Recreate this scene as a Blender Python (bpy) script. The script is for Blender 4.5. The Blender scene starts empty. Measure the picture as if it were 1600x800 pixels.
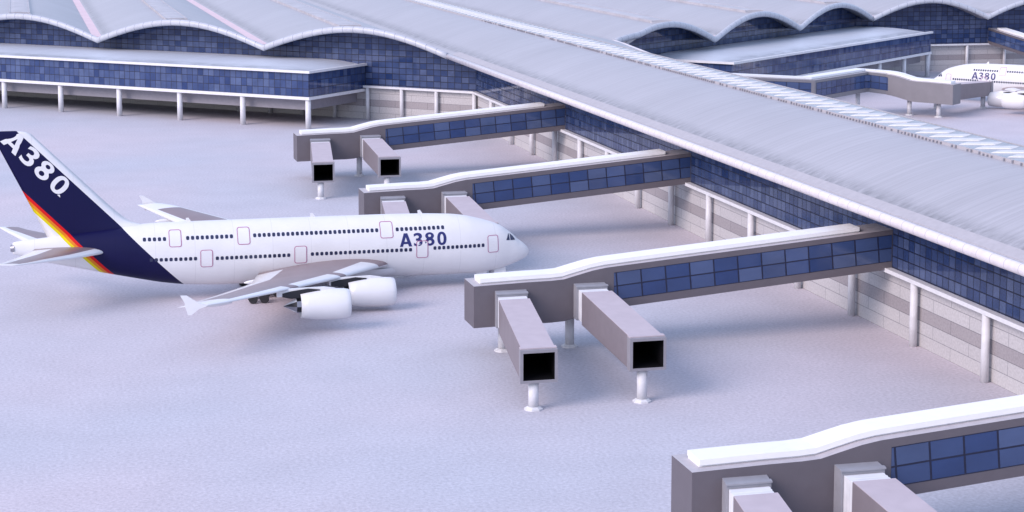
import bpy, bmesh, math, random
from mathutils import Matrix, Vector
random.seed(7)
C = bpy.context.scene.collection
SC = bpy.context.scene
R = math.radians
PI = math.pi

# ------------------------------------------------------------------ materials
def mat(name):
    m = bpy.data.materials.new(name); m.use_nodes = True
    nt = m.node_tree; b = nt.nodes['Principled BSDF']
    return m, nt, b
def N(nt, t, **kw):
    n = nt.nodes.new(t)
    for k, v in kw.items():
        if k in n.inputs.keys() if False else False: pass
        setattr(n, k, v)
    return n
def L(nt, a, b): nt.links.new(a, b)
def simple(name, col, rough=.5, metal=0., spec=.5, var=.06, scale=1.2, bump=0., bscale=8., coat=0.):
    m, nt, b = mat(name)
    tc = N(nt, 'ShaderNodeTexCoord')
    nz = N(nt, 'ShaderNodeTexNoise'); nz.inputs['Scale'].default_value = scale; nz.inputs['Detail'].default_value = 6
    L(nt, tc.outputs['Object'], nz.inputs['Vector'])
    mr = N(nt, 'ShaderNodeMapRange'); mr.inputs[1].default_value = .3; mr.inputs[2].default_value = .7
    mr.inputs[3].default_value = 1 - var; mr.inputs[4].default_value = 1 + var
    L(nt, nz.outputs['Fac'], mr.inputs[0])
    mx = N(nt, 'ShaderNodeVectorMath', operation='SCALE'); mx.inputs[0].default_value = col
    L(nt, mr.outputs[0], mx.inputs['Scale'])
    L(nt, mx.outputs[0], b.inputs['Base Color'])
    b.inputs['Roughness'].default_value = rough; b.inputs['Metallic'].default_value = metal
    b.inputs['Specular IOR Level'].default_value = spec; b.inputs['Coat Weight'].default_value = coat
    if bump:
        n2 = N(nt, 'ShaderNodeTexNoise'); n2.inputs['Scale'].default_value = bscale; n2.inputs['Detail'].default_value = 4
        L(nt, tc.outputs['Object'], n2.inputs['Vector'])
        bp = N(nt, 'ShaderNodeBump'); bp.inputs['Strength'].default_value = bump; bp.inputs['Distance'].default_value = .05
        L(nt, n2.outputs['Fac'], bp.inputs['Height']); L(nt, bp.outputs[0], b.inputs['Normal'])
    return m

def ground_mat():
    m, nt, b = mat('apron_concrete')
    tc = N(nt, 'ShaderNodeTexCoord')
    fine = N(nt, 'ShaderNodeTexNoise'); fine.inputs['Scale'].default_value = 2.6; fine.inputs['Detail'].default_value = 3; fine.inputs['Roughness'].default_value = .6
    big = N(nt, 'ShaderNodeTexNoise'); big.inputs['Scale'].default_value = .011; big.inputs['Detail'].default_value = 3
    mid = N(nt, 'ShaderNodeTexNoise'); mid.inputs['Scale'].default_value = .12; mid.inputs['Detail'].default_value = 5
    for n in (fine, big, mid): L(nt, tc.outputs['Object'], n.inputs['Vector'])
    r1 = N(nt, 'ShaderNodeValToRGB')
    r1.color_ramp.elements[0].position = .36; r1.color_ramp.elements[0].color = (.485, .495, .55, 1)
    r1.color_ramp.elements[1].position = .64; r1.color_ramp.elements[1].color = (.57, .51, .545, 1)
    L(nt, big.outputs['Fac'], r1.inputs[0])
    mr = N(nt, 'ShaderNodeMapRange'); mr.inputs[1].default_value = .3; mr.inputs[2].default_value = .7; mr.inputs[3].default_value = .86; mr.inputs[4].default_value = 1.14
    L(nt, fine.outputs['Fac'], mr.inputs[0])
    m2 = N(nt, 'ShaderNodeMapRange'); m2.inputs[1].default_value = .3; m2.inputs[2].default_value = .7; m2.inputs[3].default_value = .965; m2.inputs[4].default_value = 1.035
    L(nt, mid.outputs['Fac'], m2.inputs[0])
    mu = N(nt, 'ShaderNodeMath', operation='MULTIPLY'); L(nt, mr.outputs[0], mu.inputs[0]); L(nt, m2.outputs[0], mu.inputs[1])
    sc = N(nt, 'ShaderNodeVectorMath', operation='SCALE'); L(nt, r1.outputs[0], sc.inputs[0]); L(nt, mu.outputs[0], sc.inputs['Scale'])
    L(nt, sc.outputs[0], b.inputs['Base Color'])
    b.inputs['Roughness'].default_value = .8; b.inputs['Specular IOR Level'].default_value = .25
    bp = N(nt, 'ShaderNodeBump'); bp.inputs['Strength'].default_value = .35; bp.inputs['Distance'].default_value = .12
    L(nt, fine.outputs['Fac'], bp.inputs['Height']); L(nt, bp.outputs[0], b.inputs['Normal'])
    return m

def glass_mat(name, bw, bh, c1, c2, mort=.05, mcol=(.008, .011, .03), rough=.06, off=0., spec=.6):
    m, nt, b = mat(name)
    uv = N(nt, 'ShaderNodeUVMap'); uv.uv_map = 'UVMap'
    br = N(nt, 'ShaderNodeTexBrick', offset=off, offset_frequency=2, squash=1., squash_frequency=2)
    br.inputs['Scale'].default_value = 1; br.inputs['Brick Width'].default_value = bw; br.inputs['Row Height'].default_value = bh
    br.inputs['Mortar Size'].default_value = mort; br.inputs['Mortar Smooth'].default_value = .1; br.inputs['Bias'].default_value = 0
    br.inputs['Color1'].default_value = (*c1, 1); br.inputs['Color2'].default_value = (*c2, 1); br.inputs['Mortar'].default_value = (*mcol, 1)
    L(nt, uv.outputs[0], br.inputs['Vector'])
    # faint smudges over the panes
    nz = N(nt, 'ShaderNodeTexNoise'); nz.inputs['Scale'].default_value = .5; nz.inputs['Detail'].default_value = 5
    L(nt, uv.outputs[0], nz.inputs['Vector'])
    mr = N(nt, 'ShaderNodeMapRange'); mr.inputs[1].default_value = .3; mr.inputs[2].default_value = .7; mr.inputs[3].default_value = .85; mr.inputs[4].default_value = 1.15
    L(nt, nz.outputs['Fac'], mr.inputs[0])
    sc = N(nt, 'ShaderNodeVectorMath', operation='SCALE'); L(nt, br.outputs['Color'], sc.inputs[0]); L(nt, mr.outputs[0], sc.inputs['Scale'])
    L(nt, sc.outputs[0], b.inputs['Base Color'])
    rr = N(nt, 'ShaderNodeMapRange'); rr.inputs[3].default_value = rough; rr.inputs[4].default_value = .5
    L(nt, br.outputs['Fac'], rr.inputs[0]); L(nt, rr.outputs[0], b.inputs['Roughness'])
    b.inputs['Specular IOR Level'].default_value = spec; b.inputs['IOR'].default_value = 1.5
    return m

def stone_mat():
    m, nt, b = mat('stone_blocks')
    uv = N(nt, 'ShaderNodeUVMap'); uv.uv_map = 'UVMap'
    br = N(nt, 'ShaderNodeTexBrick', offset=.5, offset_frequency=2, squash=1.)
    br.inputs['Scale'].default_value = 1; br.inputs['Brick Width'].default_value = 9.05; br.inputs['Row Height'].default_value = 1.6
    br.inputs['Mortar Size'].default_value = .05; br.inputs['Mortar Smooth'].default_value = .2
    br.inputs['Color1'].default_value = (.46, .445, .45, 1); br.inputs['Color2'].default_value = (.50, .485, .485, 1); br.inputs['Mortar'].default_value = (.24, .235, .25, 1)
    L(nt, uv.outputs[0], br.inputs['Vector'])
    sx = N(nt, 'ShaderNodeSeparateXYZ'); L(nt, uv.outputs[0], sx.inputs[0])
    a = N(nt, 'ShaderNodeMath', operation='GREATER_THAN'); a.inputs[1].default_value = 3.2; L(nt, sx.outputs[1], a.inputs[0])
    c = N(nt, 'ShaderNodeMath', operation='LESS_THAN'); c.inputs[1].default_value = 4.8; L(nt, sx.outputs[1], c.inputs[0])
    d = N(nt, 'ShaderNodeMath', operation='MULTIPLY'); L(nt, a.outputs[0], d.inputs[0]); L(nt, c.outputs[0], d.inputs[1])
    mx = N(nt, 'ShaderNodeMix', data_type='RGBA', blend_type='MULTIPLY'); mx.inputs['B'].default_value = (.66, .63, .65, 1)
    L(nt, d.outputs[0], mx.inputs['Factor']); L(nt, br.outputs['Color'], mx.inputs['A'])
    nz = N(nt, 'ShaderNodeTexNoise'); nz.inputs['Scale'].default_value = 3.4; nz.inputs['Detail'].default_value = 4
    L(nt, uv.outputs[0], nz.inputs['Vector'])
    mr = N(nt, 'ShaderNodeMapRange'); mr.inputs[1].default_value = .3; mr.inputs[2].default_value = .7; mr.inputs[3].default_value = .88; mr.inputs[4].default_value = 1.11
    L(nt, nz.outputs['Fac'], mr.inputs[0])
    sc = N(nt, 'ShaderNodeVectorMath', operation='SCALE'); L(nt, mx.outputs['Result'], sc.inputs[0]); L(nt, mr.outputs[0], sc.inputs['Scale'])
    L(nt, sc.outputs[0], b.inputs['Base Color']); b.inputs['Roughness'].default_value = .75
    bp = N(nt, 'ShaderNodeBump'); bp.inputs['Strength'].default_value = .15; bp.inputs['Distance'].default_value = .05
    L(nt, nz.outputs['Fac'], bp.inputs['Height']); L(nt, bp.outputs[0], b.inputs['Normal'])
    return m

def roof_mat(name, col, stretch=(1.2, .035, 1.), var=.10, rough=.42, metal=.0, bump=.2, gutter_shade=None):
    """standing-seam sheet: streaks run across the vault (UV: x along the vault, y across it)"""
    m, nt, b = mat(name)
    uv = N(nt, 'ShaderNodeUVMap'); uv.uv_map = 'UVMap'
    mp = N(nt, 'ShaderNodeMapping'); mp.inputs['Scale'].default_value = stretch
    L(nt, uv.outputs[0], mp.inputs['Vector'])
    nz = N(nt, 'ShaderNodeTexNoise'); nz.inputs['Scale'].default_value = 1; nz.inputs['Detail'].default_value = 5; nz.inputs['Roughness'].default_value = .65
    nz.inputs['Distortion'].default_value = .4
    L(nt, mp.outputs[0], nz.inputs['Vector'])
    big = N(nt, 'ShaderNodeTexNoise'); big.inputs['Scale'].default_value = .05; big.inputs['Detail'].default_value = 4
    L(nt, uv.outputs[0], big.inputs['Vector'])
    mr = N(nt, 'ShaderNodeMapRange'); mr.inputs[1].default_value = .3; mr.inputs[2].default_value = .7; mr.inputs[3].default_value = 1 - var; mr.inputs[4].default_value = 1 + var * .8
    L(nt, nz.outputs['Fac'], mr.inputs[0])
    m2 = N(nt, 'ShaderNodeMapRange'); m2.inputs[1].default_value = .3; m2.inputs[2].default_value = .7; m2.inputs[3].default_value = .95; m2.inputs[4].default_value = 1.05
    L(nt, big.outputs['Fac'], m2.inputs[0])
    # seams every 2.9 m
    sx = N(nt, 'ShaderNodeSeparateXYZ'); L(nt, uv.outputs[0], sx.inputs[0])
    dv = N(nt, 'ShaderNodeMath', operation='DIVIDE'); dv.inputs[1].default_value = 1.45; L(nt, sx.outputs[0], dv.inputs[0])
    fr = N(nt, 'ShaderNodeMath', operation='FRACT'); L(nt, dv.outputs[0], fr.inputs[0])
    gt = N(nt, 'ShaderNodeMath', operation='LESS_THAN'); gt.inputs[1].default_value = .10; L(nt, fr.outputs[0], gt.inputs[0])
    sm = N(nt, 'ShaderNodeMapRange'); sm.inputs[3].default_value = 1; sm.inputs[4].default_value = .90; L(nt, gt.outputs[0], sm.inputs[0])
    mu = N(nt, 'ShaderNodeMath', operation='MULTIPLY'); L(nt, mr.outputs[0], mu.inputs[0]); L(nt, m2.outputs[0], mu.inputs[1])
    mu2 = N(nt, 'ShaderNodeMath', operation='MULTIPLY'); L(nt, mu.outputs[0], mu2.inputs[0]); L(nt, sm.outputs[0], mu2.inputs[1])
    if gutter_shade:                                  # soft shade along the gutter, painted into the sheet colour as streaks
        d0, d1, d2, axis, dst, amt = gutter_shade
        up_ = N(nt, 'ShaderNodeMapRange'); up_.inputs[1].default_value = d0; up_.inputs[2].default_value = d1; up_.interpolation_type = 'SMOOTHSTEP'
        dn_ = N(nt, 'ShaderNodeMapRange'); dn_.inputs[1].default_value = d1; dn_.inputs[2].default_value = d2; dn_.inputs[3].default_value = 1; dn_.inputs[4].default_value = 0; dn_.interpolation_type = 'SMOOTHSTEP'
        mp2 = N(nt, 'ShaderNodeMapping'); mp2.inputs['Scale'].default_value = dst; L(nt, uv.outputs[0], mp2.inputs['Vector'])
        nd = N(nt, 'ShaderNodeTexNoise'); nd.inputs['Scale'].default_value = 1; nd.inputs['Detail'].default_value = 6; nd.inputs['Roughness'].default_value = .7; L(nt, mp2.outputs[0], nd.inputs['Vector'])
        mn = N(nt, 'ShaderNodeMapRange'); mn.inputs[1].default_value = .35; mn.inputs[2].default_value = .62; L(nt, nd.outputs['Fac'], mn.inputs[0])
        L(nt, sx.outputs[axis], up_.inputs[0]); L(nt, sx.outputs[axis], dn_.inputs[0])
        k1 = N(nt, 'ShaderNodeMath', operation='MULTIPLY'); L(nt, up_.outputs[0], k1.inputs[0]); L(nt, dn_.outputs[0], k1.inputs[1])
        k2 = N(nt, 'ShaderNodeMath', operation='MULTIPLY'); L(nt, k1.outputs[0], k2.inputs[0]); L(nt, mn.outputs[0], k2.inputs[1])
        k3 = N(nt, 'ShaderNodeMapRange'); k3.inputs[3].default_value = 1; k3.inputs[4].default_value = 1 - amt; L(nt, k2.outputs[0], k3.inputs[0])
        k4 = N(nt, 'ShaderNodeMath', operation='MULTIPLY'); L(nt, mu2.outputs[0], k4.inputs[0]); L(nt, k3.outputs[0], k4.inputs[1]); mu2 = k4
    sc = N(nt, 'ShaderNodeVectorMath', operation='SCALE'); sc.inputs[0].default_value = col; L(nt, mu2.outputs[0], sc.inputs['Scale'])
    L(nt, sc.outputs[0], b.inputs['Base Color'])
    b.inputs['Roughness'].default_value = rough; b.inputs['Metallic'].default_value = metal
    bp = N(nt, 'ShaderNodeBump'); bp.inputs['Strength'].default_value = bump; bp.inputs['Distance'].default_value = .06
    L(nt, nz.outputs['Fac'], bp.inputs['Height']); L(nt, bp.outputs[0], b.inputs['Normal'])
    return m

def joint_mat(name, col, step, jcol=(.35, .36, .42), rough=.35, w=.035):
    m, nt, b = mat(name)
    uv = N(nt, 'ShaderNodeUVMap'); uv.uv_map = 'UVMap'
    sx = N(nt, 'ShaderNodeSeparateXYZ'); L(nt, uv.outputs[0], sx.inputs[0])
    dv = N(nt, 'ShaderNodeMath', operation='DIVIDE'); dv.inputs[1].default_value = step; L(nt, sx.outputs[0], dv.inputs[0])
    fr = N(nt, 'ShaderNodeMath', operation='FRACT'); L(nt, dv.outputs[0], fr.inputs[0])
    gt = N(nt, 'ShaderNodeMath', operation='LESS_THAN'); gt.inputs[1].default_value = w; L(nt, fr.outputs[0], gt.inputs[0])
    nz = N(nt, 'ShaderNodeTexNoise'); nz.inputs['Scale'].default_value = .8; nz.inputs['Detail'].default_value = 4; L(nt, uv.outputs[0], nz.inputs['Vector'])
    mr = N(nt, 'ShaderNodeMapRange'); mr.inputs[1].default_value = .3; mr.inputs[2].default_value = .7; mr.inputs[3].default_value = .92; mr.inputs[4].default_value = 1.06
    L(nt, nz.outputs['Fac'], mr.inputs[0])
    mx = N(nt, 'ShaderNodeMix', data_type='RGBA'); mx.inputs['A'].default_value = (*col, 1); mx.inputs['B'].default_value = (*jcol, 1)
    L(nt, gt.outputs[0], mx.inputs['Factor'])
    sc = N(nt, 'ShaderNodeVectorMath', operation='SCALE'); L(nt, mx.outputs['Result'], sc.inputs[0]); L(nt, mr.outputs[0], sc.inputs['Scale'])
    L(nt, sc.outputs[0], b.inputs['Base Color']); b.inputs['Roughness'].default_value = rough
    return m

KS = .981                                     # size of the airliner model
def livery_mat():
    """white airliner paint with the dark blue tail band and its red, orange and yellow stripes (diagonal bands)"""
    m, nt, b = mat('airliner_livery')
    tc = N(nt, 'ShaderNodeTexCoord'); sx = N(nt, 'ShaderNodeSeparateXYZ'); L(nt, tc.outputs['Object'], sx.inputs[0])
    ad = N(nt, 'ShaderNodeMath', operation='ADD'); L(nt, sx.outputs[0], ad.inputs[0]); L(nt, sx.outputs[2], ad.inputs[1])
    mr = N(nt, 'ShaderNodeMapRange')          # s = u + z of the design, 10 .. 26
    f = lambda s: ((s + 1.05) - 33) * KS
    mr.inputs[1].default_value = f(10); mr.inputs[2].default_value = f(26); L(nt, ad.outputs[0], mr.inputs[0])
    cr = N(nt, 'ShaderNodeValToRGB'); cr.color_ramp.interpolation = 'CONSTANT'
    white = (.74, .74, .75, 1); e = cr.color_ramp.elements
    e[0].position = 0; e[0].color = white
    e[1].position = (12.85 - 10) / 16; e[1].color = (.72, .60, .01, 1)
    for s, c in ((13.35, (.68, .22, .02, 1)), (13.85, (.62, .012, .012, 1)), (14.4, (.006, .006, .048, 1)), (21.95, white)):
        k = e.new((s - 10) / 16); k.color = c
    L(nt, mr.outputs[0], cr.inputs[0])
    nz = N(nt, 'ShaderNodeTexNoise'); nz.inputs['Scale'].default_value = .35; nz.inputs['Detail'].default_value = 5; L(nt, tc.outputs['Object'], nz.inputs['Vector'])
    m2 = N(nt, 'ShaderNodeMapRange'); m2.inputs[1].default_value = .3; m2.inputs[2].default_value = .7; m2.inputs[3].default_value = .96; m2.inputs[4].default_value = 1.03
    L(nt, nz.outputs['Fac'], m2.inputs[0])
    # skin joints: faint rings every 5.2 m
    dv = N(nt, 'ShaderNodeMath', operation='DIVIDE'); dv.inputs[1].default_value = 5.2; L(nt, sx.outputs[0], dv.inputs[0])
    fr = N(nt, 'ShaderNodeMath', operation='FRACT'); L(nt, dv.outputs[0], fr.inputs[0])
    lt = N(nt, 'ShaderNodeMath', operation='LESS_THAN'); lt.inputs[1].default_value = .012; L(nt, fr.outputs[0], lt.inputs[0])
    m3 = N(nt, 'ShaderNodeMapRange'); m3.inputs[3].default_value = 1; m3.inputs[4].default_value = .88; L(nt, lt.outputs[0], m3.inputs[0])
    mu = N(nt, 'ShaderNodeMath', operation='MULTIPLY'); L(nt, m2.outputs[0], mu.inputs[0]); L(nt, m3.outputs[0], mu.inputs[1])
    sc = N(nt, 'ShaderNodeVectorMath', operation='SCALE'); L(nt, cr.outputs[0], sc.inputs[0]); L(nt, mu.outputs[0], sc.inputs['Scale'])
    L(nt, sc.outputs[0], b.inputs['Base Color']); b.inputs['Roughness'].default_value = .4; b.inputs['Specular IOR Level'].default_value = .18
    return m

M = {}
M['ground'] = ground_mat()
M['white'] = simple('white_paint', (.82, .82, .82), .5)
M['ledge'] = simple('ledge_white', (.70, .70, .72), .5)
M['column'] = simple('column_white', (.66, .66, .68), .5, bump=.1, bscale=6)
M['bridge'] = simple('bridge_grey_cladding', (.128, .114, .130), .6, var=.05, scale=.6, bump=.12, bscale=5)
M['bridge2'] = simple('bridge_cladding_hazed', (.21, .20, .215), .6, var=.05, scale=.6, bump=.12, bscale=5)  # bent bridge's cladding, lightened to carry haze and light at its distance
M['tuntop_lit'] = simple('tunnel_top_lit', (.50, .43, .455), .6, var=.05, scale=.7)  # tunnel tops lighter than the sides, light from above put into the colour
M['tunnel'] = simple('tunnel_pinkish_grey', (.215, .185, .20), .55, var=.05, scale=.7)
M['collar'] = simple('collar_blue_grey', (.30, .30, .33), .5)
M['bellows'] = simple('bellows_white', (.72, .72, .74), .6)
M['mouthgrey'] = simple('mouth_grey', (.27, .26, .285), .55)
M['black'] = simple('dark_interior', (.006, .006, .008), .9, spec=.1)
M['roofwhite'] = simple('bridge_roof_white', (.84, .84, .84), .55, var=.02)
M['frame'] = simple('window_frame_dark', (.012, .016, .045), .4)
M['pane'] = glass_mat('bridge_pane', 1, 1, (.024, .050, .145), (.072, .106, .21), mort=0., rough=.08, spec=.5)
M['glass'] = glass_mat('hall_glass', 1.93, 1.39, (.020, .039, .115), (.075, .104, .200), mort=.085, spec=.32)
M['glassc'] = glass_mat('concourse_glass', 1.51, 1.36, (.020, .039, .115), (.075, .104, .200), mort=.075, spec=.3)
M['glassb'] = glass_mat('lounge_glass', 1.6, 1.83, (.022, .044, .135), (.085, .12, .23), mort=.07, spec=.4)
M['stone'] = stone_mat()
M['roof'] = roof_mat('vault_sheet', (.395, .385, .41), gutter_shade=(1.2, 2.2, 5.2, 1, (.8, .3, 1), .45))
M['lroof'] = roof_mat('lounge_sheet', (.54, .57, .63), stretch=(.3, .06, 1), var=.05, bump=.15, gutter_shade=(.5, 2.6, 7.5, 1, (.12, .35, 1), .5))
M['tube'] = joint_mat('eave_tube_white', (.70, .65, .67), 2.95, jcol=(.45, .42, .46))
M['htube'] = joint_mat('hall_eave_pale', (.47, .49, .54), 2.95, jcol=(.24, .26, .33), w=.05)
M['estrip'] = simple('eave_strip_grey', (.42, .40, .42), .6)
M['bodytop_lit'] = simple('bridge_top_lit', (.46, .43, .45), .6)  # bridge body's top face, its colour lightened because it faces the sky
M['gutter'] = simple('gutter_pale_pink', (.74, .56, .58), .6, var=.05, scale=.3)
M['skymetal'] = simple('skylight_metal', (.47, .45, .47), .5, metal=.1, var=.12, scale=.25)
M['skyglass'] = simple('skylight_glass', (.29, .31, .335), .25, var=.2, scale=.5)
M['skywhite'] = simple('skylight_panel_white', (.60, .60, .61), .45, var=.08)
M['livery'] = livery_mat()
M['awhite'] = simple('aircraft_white', (.74, .74, .75), .32, var=.03, scale=.4, coat=.3)
M['awing'] = simple('wing_grey_metal', (.26, .195, .205), .38, metal=.15, var=.08, scale=.25)
M['ablue'] = simple('lettering_blue', (.016, .020, .13), .4)
M['awin'] = simple('cabin_window_dark', (.022, .027, .07), .25, var=.3, scale=1.3)
M['door'] = simple('door_outline', (.42, .13, .26), .5)
M['adark'] = simple('engine_dark', (.012, .012, .018), .45)
M['agrey'] = simple('engine_grey', (.30, .30, .34), .3, metal=.5)
M['tyre'] = simple('tyre_rubber', (.03, .03, .035), .8)
M['plenum'] = simple('plenum_grey', (.26, .25, .28), .7)
M['soffit'] = simple('soffit_dark', (.12, .12, .15), .8)

# ------------------------------------------------------------------ mesh helpers
class MB:
    def __init__(s): s.v = []; s.f = []; s.uv = []; s.mi = []; s.sm = []
    def face(s, pts, uv=None, mi=0, smooth=False):
        i = len(s.v); s.v += [tuple(p) for p in pts]; s.f.append(tuple(range(i, i + len(pts))))
        s.uv.append(uv if uv else [(p[0], p[2]) for p in pts]); s.mi.append(mi); s.sm.append(smooth)
    def grid(s, rows, uvs=None, mi=0, smooth=True, closed=False, flip=False):
        n = len(rows[0]); base = len(s.v)
        for r in rows: s.v += [tuple(p) for p in r]
        for i in range(len(rows) - 1):
            for j in range(n if closed else n - 1):
                k = (j + 1) % n
                q = [base + i * n + j, base + i * n + k, base + (i + 1) * n + k, base + (i + 1) * n + j]
                if flip: q.reverse()
                s.f.append(tuple(q)); s.mi.append(mi if not callable(mi) else mi(i, j)); s.sm.append(smooth)
                if uvs:
                    t = [uvs[i][j], uvs[i][k], uvs[i + 1][k], uvs[i + 1][j]]
                    if flip: t.reverse()
                else: t = [(s.v[x][0], s.v[x][2]) for x in q]
                s.uv.append(t)
    def box(s, x0, x1, y0, y1, z0, z1, mi=0):
        p = [(x, y, z) for x in (x0, x1) for y in (y0, y1) for z in (z0, z1)]
        s.hexa([p[0], p[4], p[6], p[2]], [p[1], p[5], p[7], p[3]], mi)
    def hexa(s, bot, top, mi=0):
        """bot and top: four points each, same order"""
        b, t = list(bot), list(top)
        s.face(b[::-1], mi=mi); s.face(t, mi=mi)
        for i in range(4):
            j = (i + 1) % 4; s.face([b[i], b[j], t[j], t[i]], mi=mi)
    def prism(s, A, B, mi=0, caps=True, smooth=False):
        """rings A and B of equal length joined into a tube"""
        n = len(A)
        for i in range(n):
            j = (i + 1) % n; s.face([A[i], A[j], B[j], B[i]], mi=mi, smooth=smooth)
        if caps: s.face(A[::-1], mi=mi); s.face(B, mi=mi)
    def cyl(s, c, r, z0, z1, n=16, r2=None, mi=0, ph=0.):
        r2 = r if r2 is None else r2
        a = [(c[0] + r * math.cos(2 * PI * i / n + ph), c[1] + r * math.sin(2 * PI * i / n + ph), z0) for i in range(n)]
        b = [(c[0] + r2 * math.cos(2 * PI * i / n + ph), c[1] + r2 * math.sin(2 * PI * i / n + ph), z1) for i in range(n)]
        s.grid([a, b], mi=mi, smooth=n > 10, closed=True); s.face(a[::-1], mi=mi); s.face(b, mi=mi)
    def build(s, name, mats, parent=None, merge=True, recalc=True):
        me = bpy.data.meshes.new(name); me.from_pydata(s.v, [], s.f)
        ul = me.uv_layers.new(name='UVMap'); k = 0
        for t in s.uv:
            for c in t: ul.data[k].uv = c; k += 1
        if not isinstance(mats, (list, tuple)): mats = [mats]
        for m_ in mats: me.materials.append(m_)
        for p, i, sm in zip(me.polygons, s.mi, s.sm): p.material_index = i; p.use_smooth = sm
        if merge or recalc:
            bm = bmesh.new(); bm.from_mesh(me)
            if merge: bmesh.ops.remove_doubles(bm, verts=bm.verts, dist=.0005)
            if recalc: bmesh.ops.recalc_face_normals(bm, faces=bm.faces)
            bm.to_mesh(me); bm.free()
        o = bpy.data.objects.new(name, me); C.objects.link(o)
        if parent: o.parent = parent
        return o
def tag(o, label=None, cat=None, group=None, kind=None):
    if label: o['label'] = label
    if cat: o['category'] = cat
    if group: o['group'] = group
    if kind: o['kind'] = kind
    return o
def thing(name, loc, rz, label, cat, group=None):
    o = bpy.data.objects.new(name, None); C.objects.link(o); o.location = loc; o.rotation_euler = (0, 0, rz)
    o.empty_display_size = .5
    return tag(o, label, cat, group)
def kids(o): return [c for c in list(C.objects) if c.parent == o]
def copy_tree(o, parent=None):
    c = o.copy(); C.objects.link(c)
    if parent: c.parent = parent
    for ch in kids(o): copy_tree(ch, c)
    return c
def lerp(a, b, t): return a + (b - a) * t
def interp(tab, x):
    if x <= tab[0][0]: return tab[0][1]
    for (a, va), (b, vb) in zip(tab, tab[1:]):
        if x <= b: return va + (vb - va) * (x - a) / (b - a)
    return tab[-1][1]

# ------------------------------------------------------------------ ground
g = MB(); g.face([(-1500, -300, 0), (1900, -300, 0), (1900, 3200, 0), (-1500, 3200, 0)])
tag(g.build('apron', M['ground']), kind='structure')

# ------------------------------------------------------------------ terminal
AX = 117.3; TH = R(42.5); CT, ST = math.cos(TH), math.sin(TH); TT = math.tan(TH)
W = 38.7
def mir(u): return 2 * AX - u
UE = 97.0; GL = 104.2; VC = 441.3            # concourse eave, concourse glass, where the hall's eave meets it
VGL = 443.2
troughs = [UE - W * k for k in range(5, 0, -1)] + [UE, mir(UE)] + [mir(UE) + W * k for k in range(1, 7)]
def zr(u):
    for a, b in zip(troughs, troughs[1:]):
        if a - 1e-6 <= u <= b + 1e-6:
            return 17.2 + 5.4 * math.sin(PI * min(max((u - a) / (b - a), 0), 1)) ** .96
    return 17.2
UP, VP = 253.3, 548.0                         # where the right facade turns square to the vaults
def eave_v(u):
    d = (UE - u) if u < UE else (u - mir(UE)) if u > mir(UE) else 0
    if UE < u < mir(UE): return 40.
    lim = UP - mir(UE)
    return VC + min(d, lim) * TT
def lift(u, v):
    """the concourse's right eave sweeps up where it runs into the hall"""
    if u < AX or u > mir(UE) + .01: return 0
    t = min(max((v - 352) / (436 - 352), 0), 1)
    s = (u - AX) / (mir(UE) - AX)
    return 2.6 * t ** 1.6 * s ** 1.5

term = thing('terminal_building', (AX, 443, 0), 0, 'large glass terminal with wavy vaulted grey roof and long concourse reaching towards the camera', 'airport terminal')
def build_t(mb, name, m):                     # parts of the terminal are modelled in world coordinates
    mb.v = [(x - AX, y - 443, z) for x, y, z in mb.v]
    return mb.build(name, m, term)

VEND = 860.
for a, b in zip(troughs, troughs[1:]):
    n = 30; us = [a + (b - a) * i / n for i in range(n + 1)]
    rows = []; uvs = []; rb = []
    con = abs(a - UE) < .01
    arc = [0]
    for i in range(n): arc.append(arc[-1] + math.hypot(us[i + 1] - us[i], zr(us[i + 1]) - zr(us[i])))
    fr = [0, .0075, .06, .3, 1] if not con else None
    vs_con = [40, 120, 200, 280, 340, 352, 365, 378, 391, 404, 417, 428, 436, 441.3, 470, VEND]
    ns = len(vs_con) if con else 5
    for j in range(ns):
        r = []; t = []
        for i, u in enumerate(us):
            v = vs_con[j] if con else lerp(eave_v(min(max(u, a + 1e-4), b - 1e-4)), VEND, fr[j])
            z = zr(u) + (lift(u, v) if con and v < 442 else 0)
            r.append((u, v, z)); t.append((v, arc[i]))
        rows.append(r); uvs.append(t)
    mb = MB(); mb.grid(rows, uvs, smooth=True)
    low = [[(p[0], p[1] + (0 if con else .02), p[2] - .9) for p in r] for r in rows[:ns if con else 3]]
    mb.grid(low, uvs[:len(low)], smooth=True)
    mb.grid([rows[0], low[0]], [uvs[0], uvs[0]], smooth=False)
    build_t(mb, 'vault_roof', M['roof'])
# eave tubes
def tube(path, ry, rz_, name, m):
    n = 12; rows = []; uvs = []; s = 0
    for k, p in enumerate(path):
        a = Vector(path[max(k - 1, 0)]); b = Vector(path[min(k + 1, len(path) - 1)])
        d = (b - a); d.z = 0; d.normalize(); side = Vector((d.y, -d.x, 0))
        if k: s += (Vector(p) - Vector(path[k - 1])).length
        rows.append([Vector(p) + side * (ry * math.cos(2 * PI * i / n)) + Vector((0, 0, rz_ * math.sin(2 * PI * i / n))) for i in range(n)])
        uvs.append([(s, i * .3) for i in range(n)])
    mb = MB(); mb.grid(rows, uvs, smooth=True, closed=True)
    mb.face([tuple(p) for p in rows[0]][::-1]); mb.face([tuple(p) for p in rows[-1]])
    return build_t(mb, name, m)
tube([(UE, v, zr(UE) - .35) for v in (40, 150, 250, 350, VC - .2)], .55, .62, 'eave_tube', M['tube'])
tube([(mir(UE), v, zr(mir(UE)) - .35 + lift(mir(UE), min(v, 436))) for v in [40, 150, 250, 340] + list(range(352, 442, 8)) + [VC - .2]], .55, .62, 'eave_tube', M['tube'])
def eave_path(u0, u1, step=1.2):
    out = []; n = int(abs(u1 - u0) / step)
    for i in range(n + 1):
        u = u0 + (u1 - u0) * i / n
        out.append((u, eave_v(u), zr(u) - .35))
    return out
tube(eave_path(UE, -19), .66, .8, 'eave_tube', M['htube'])
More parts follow.
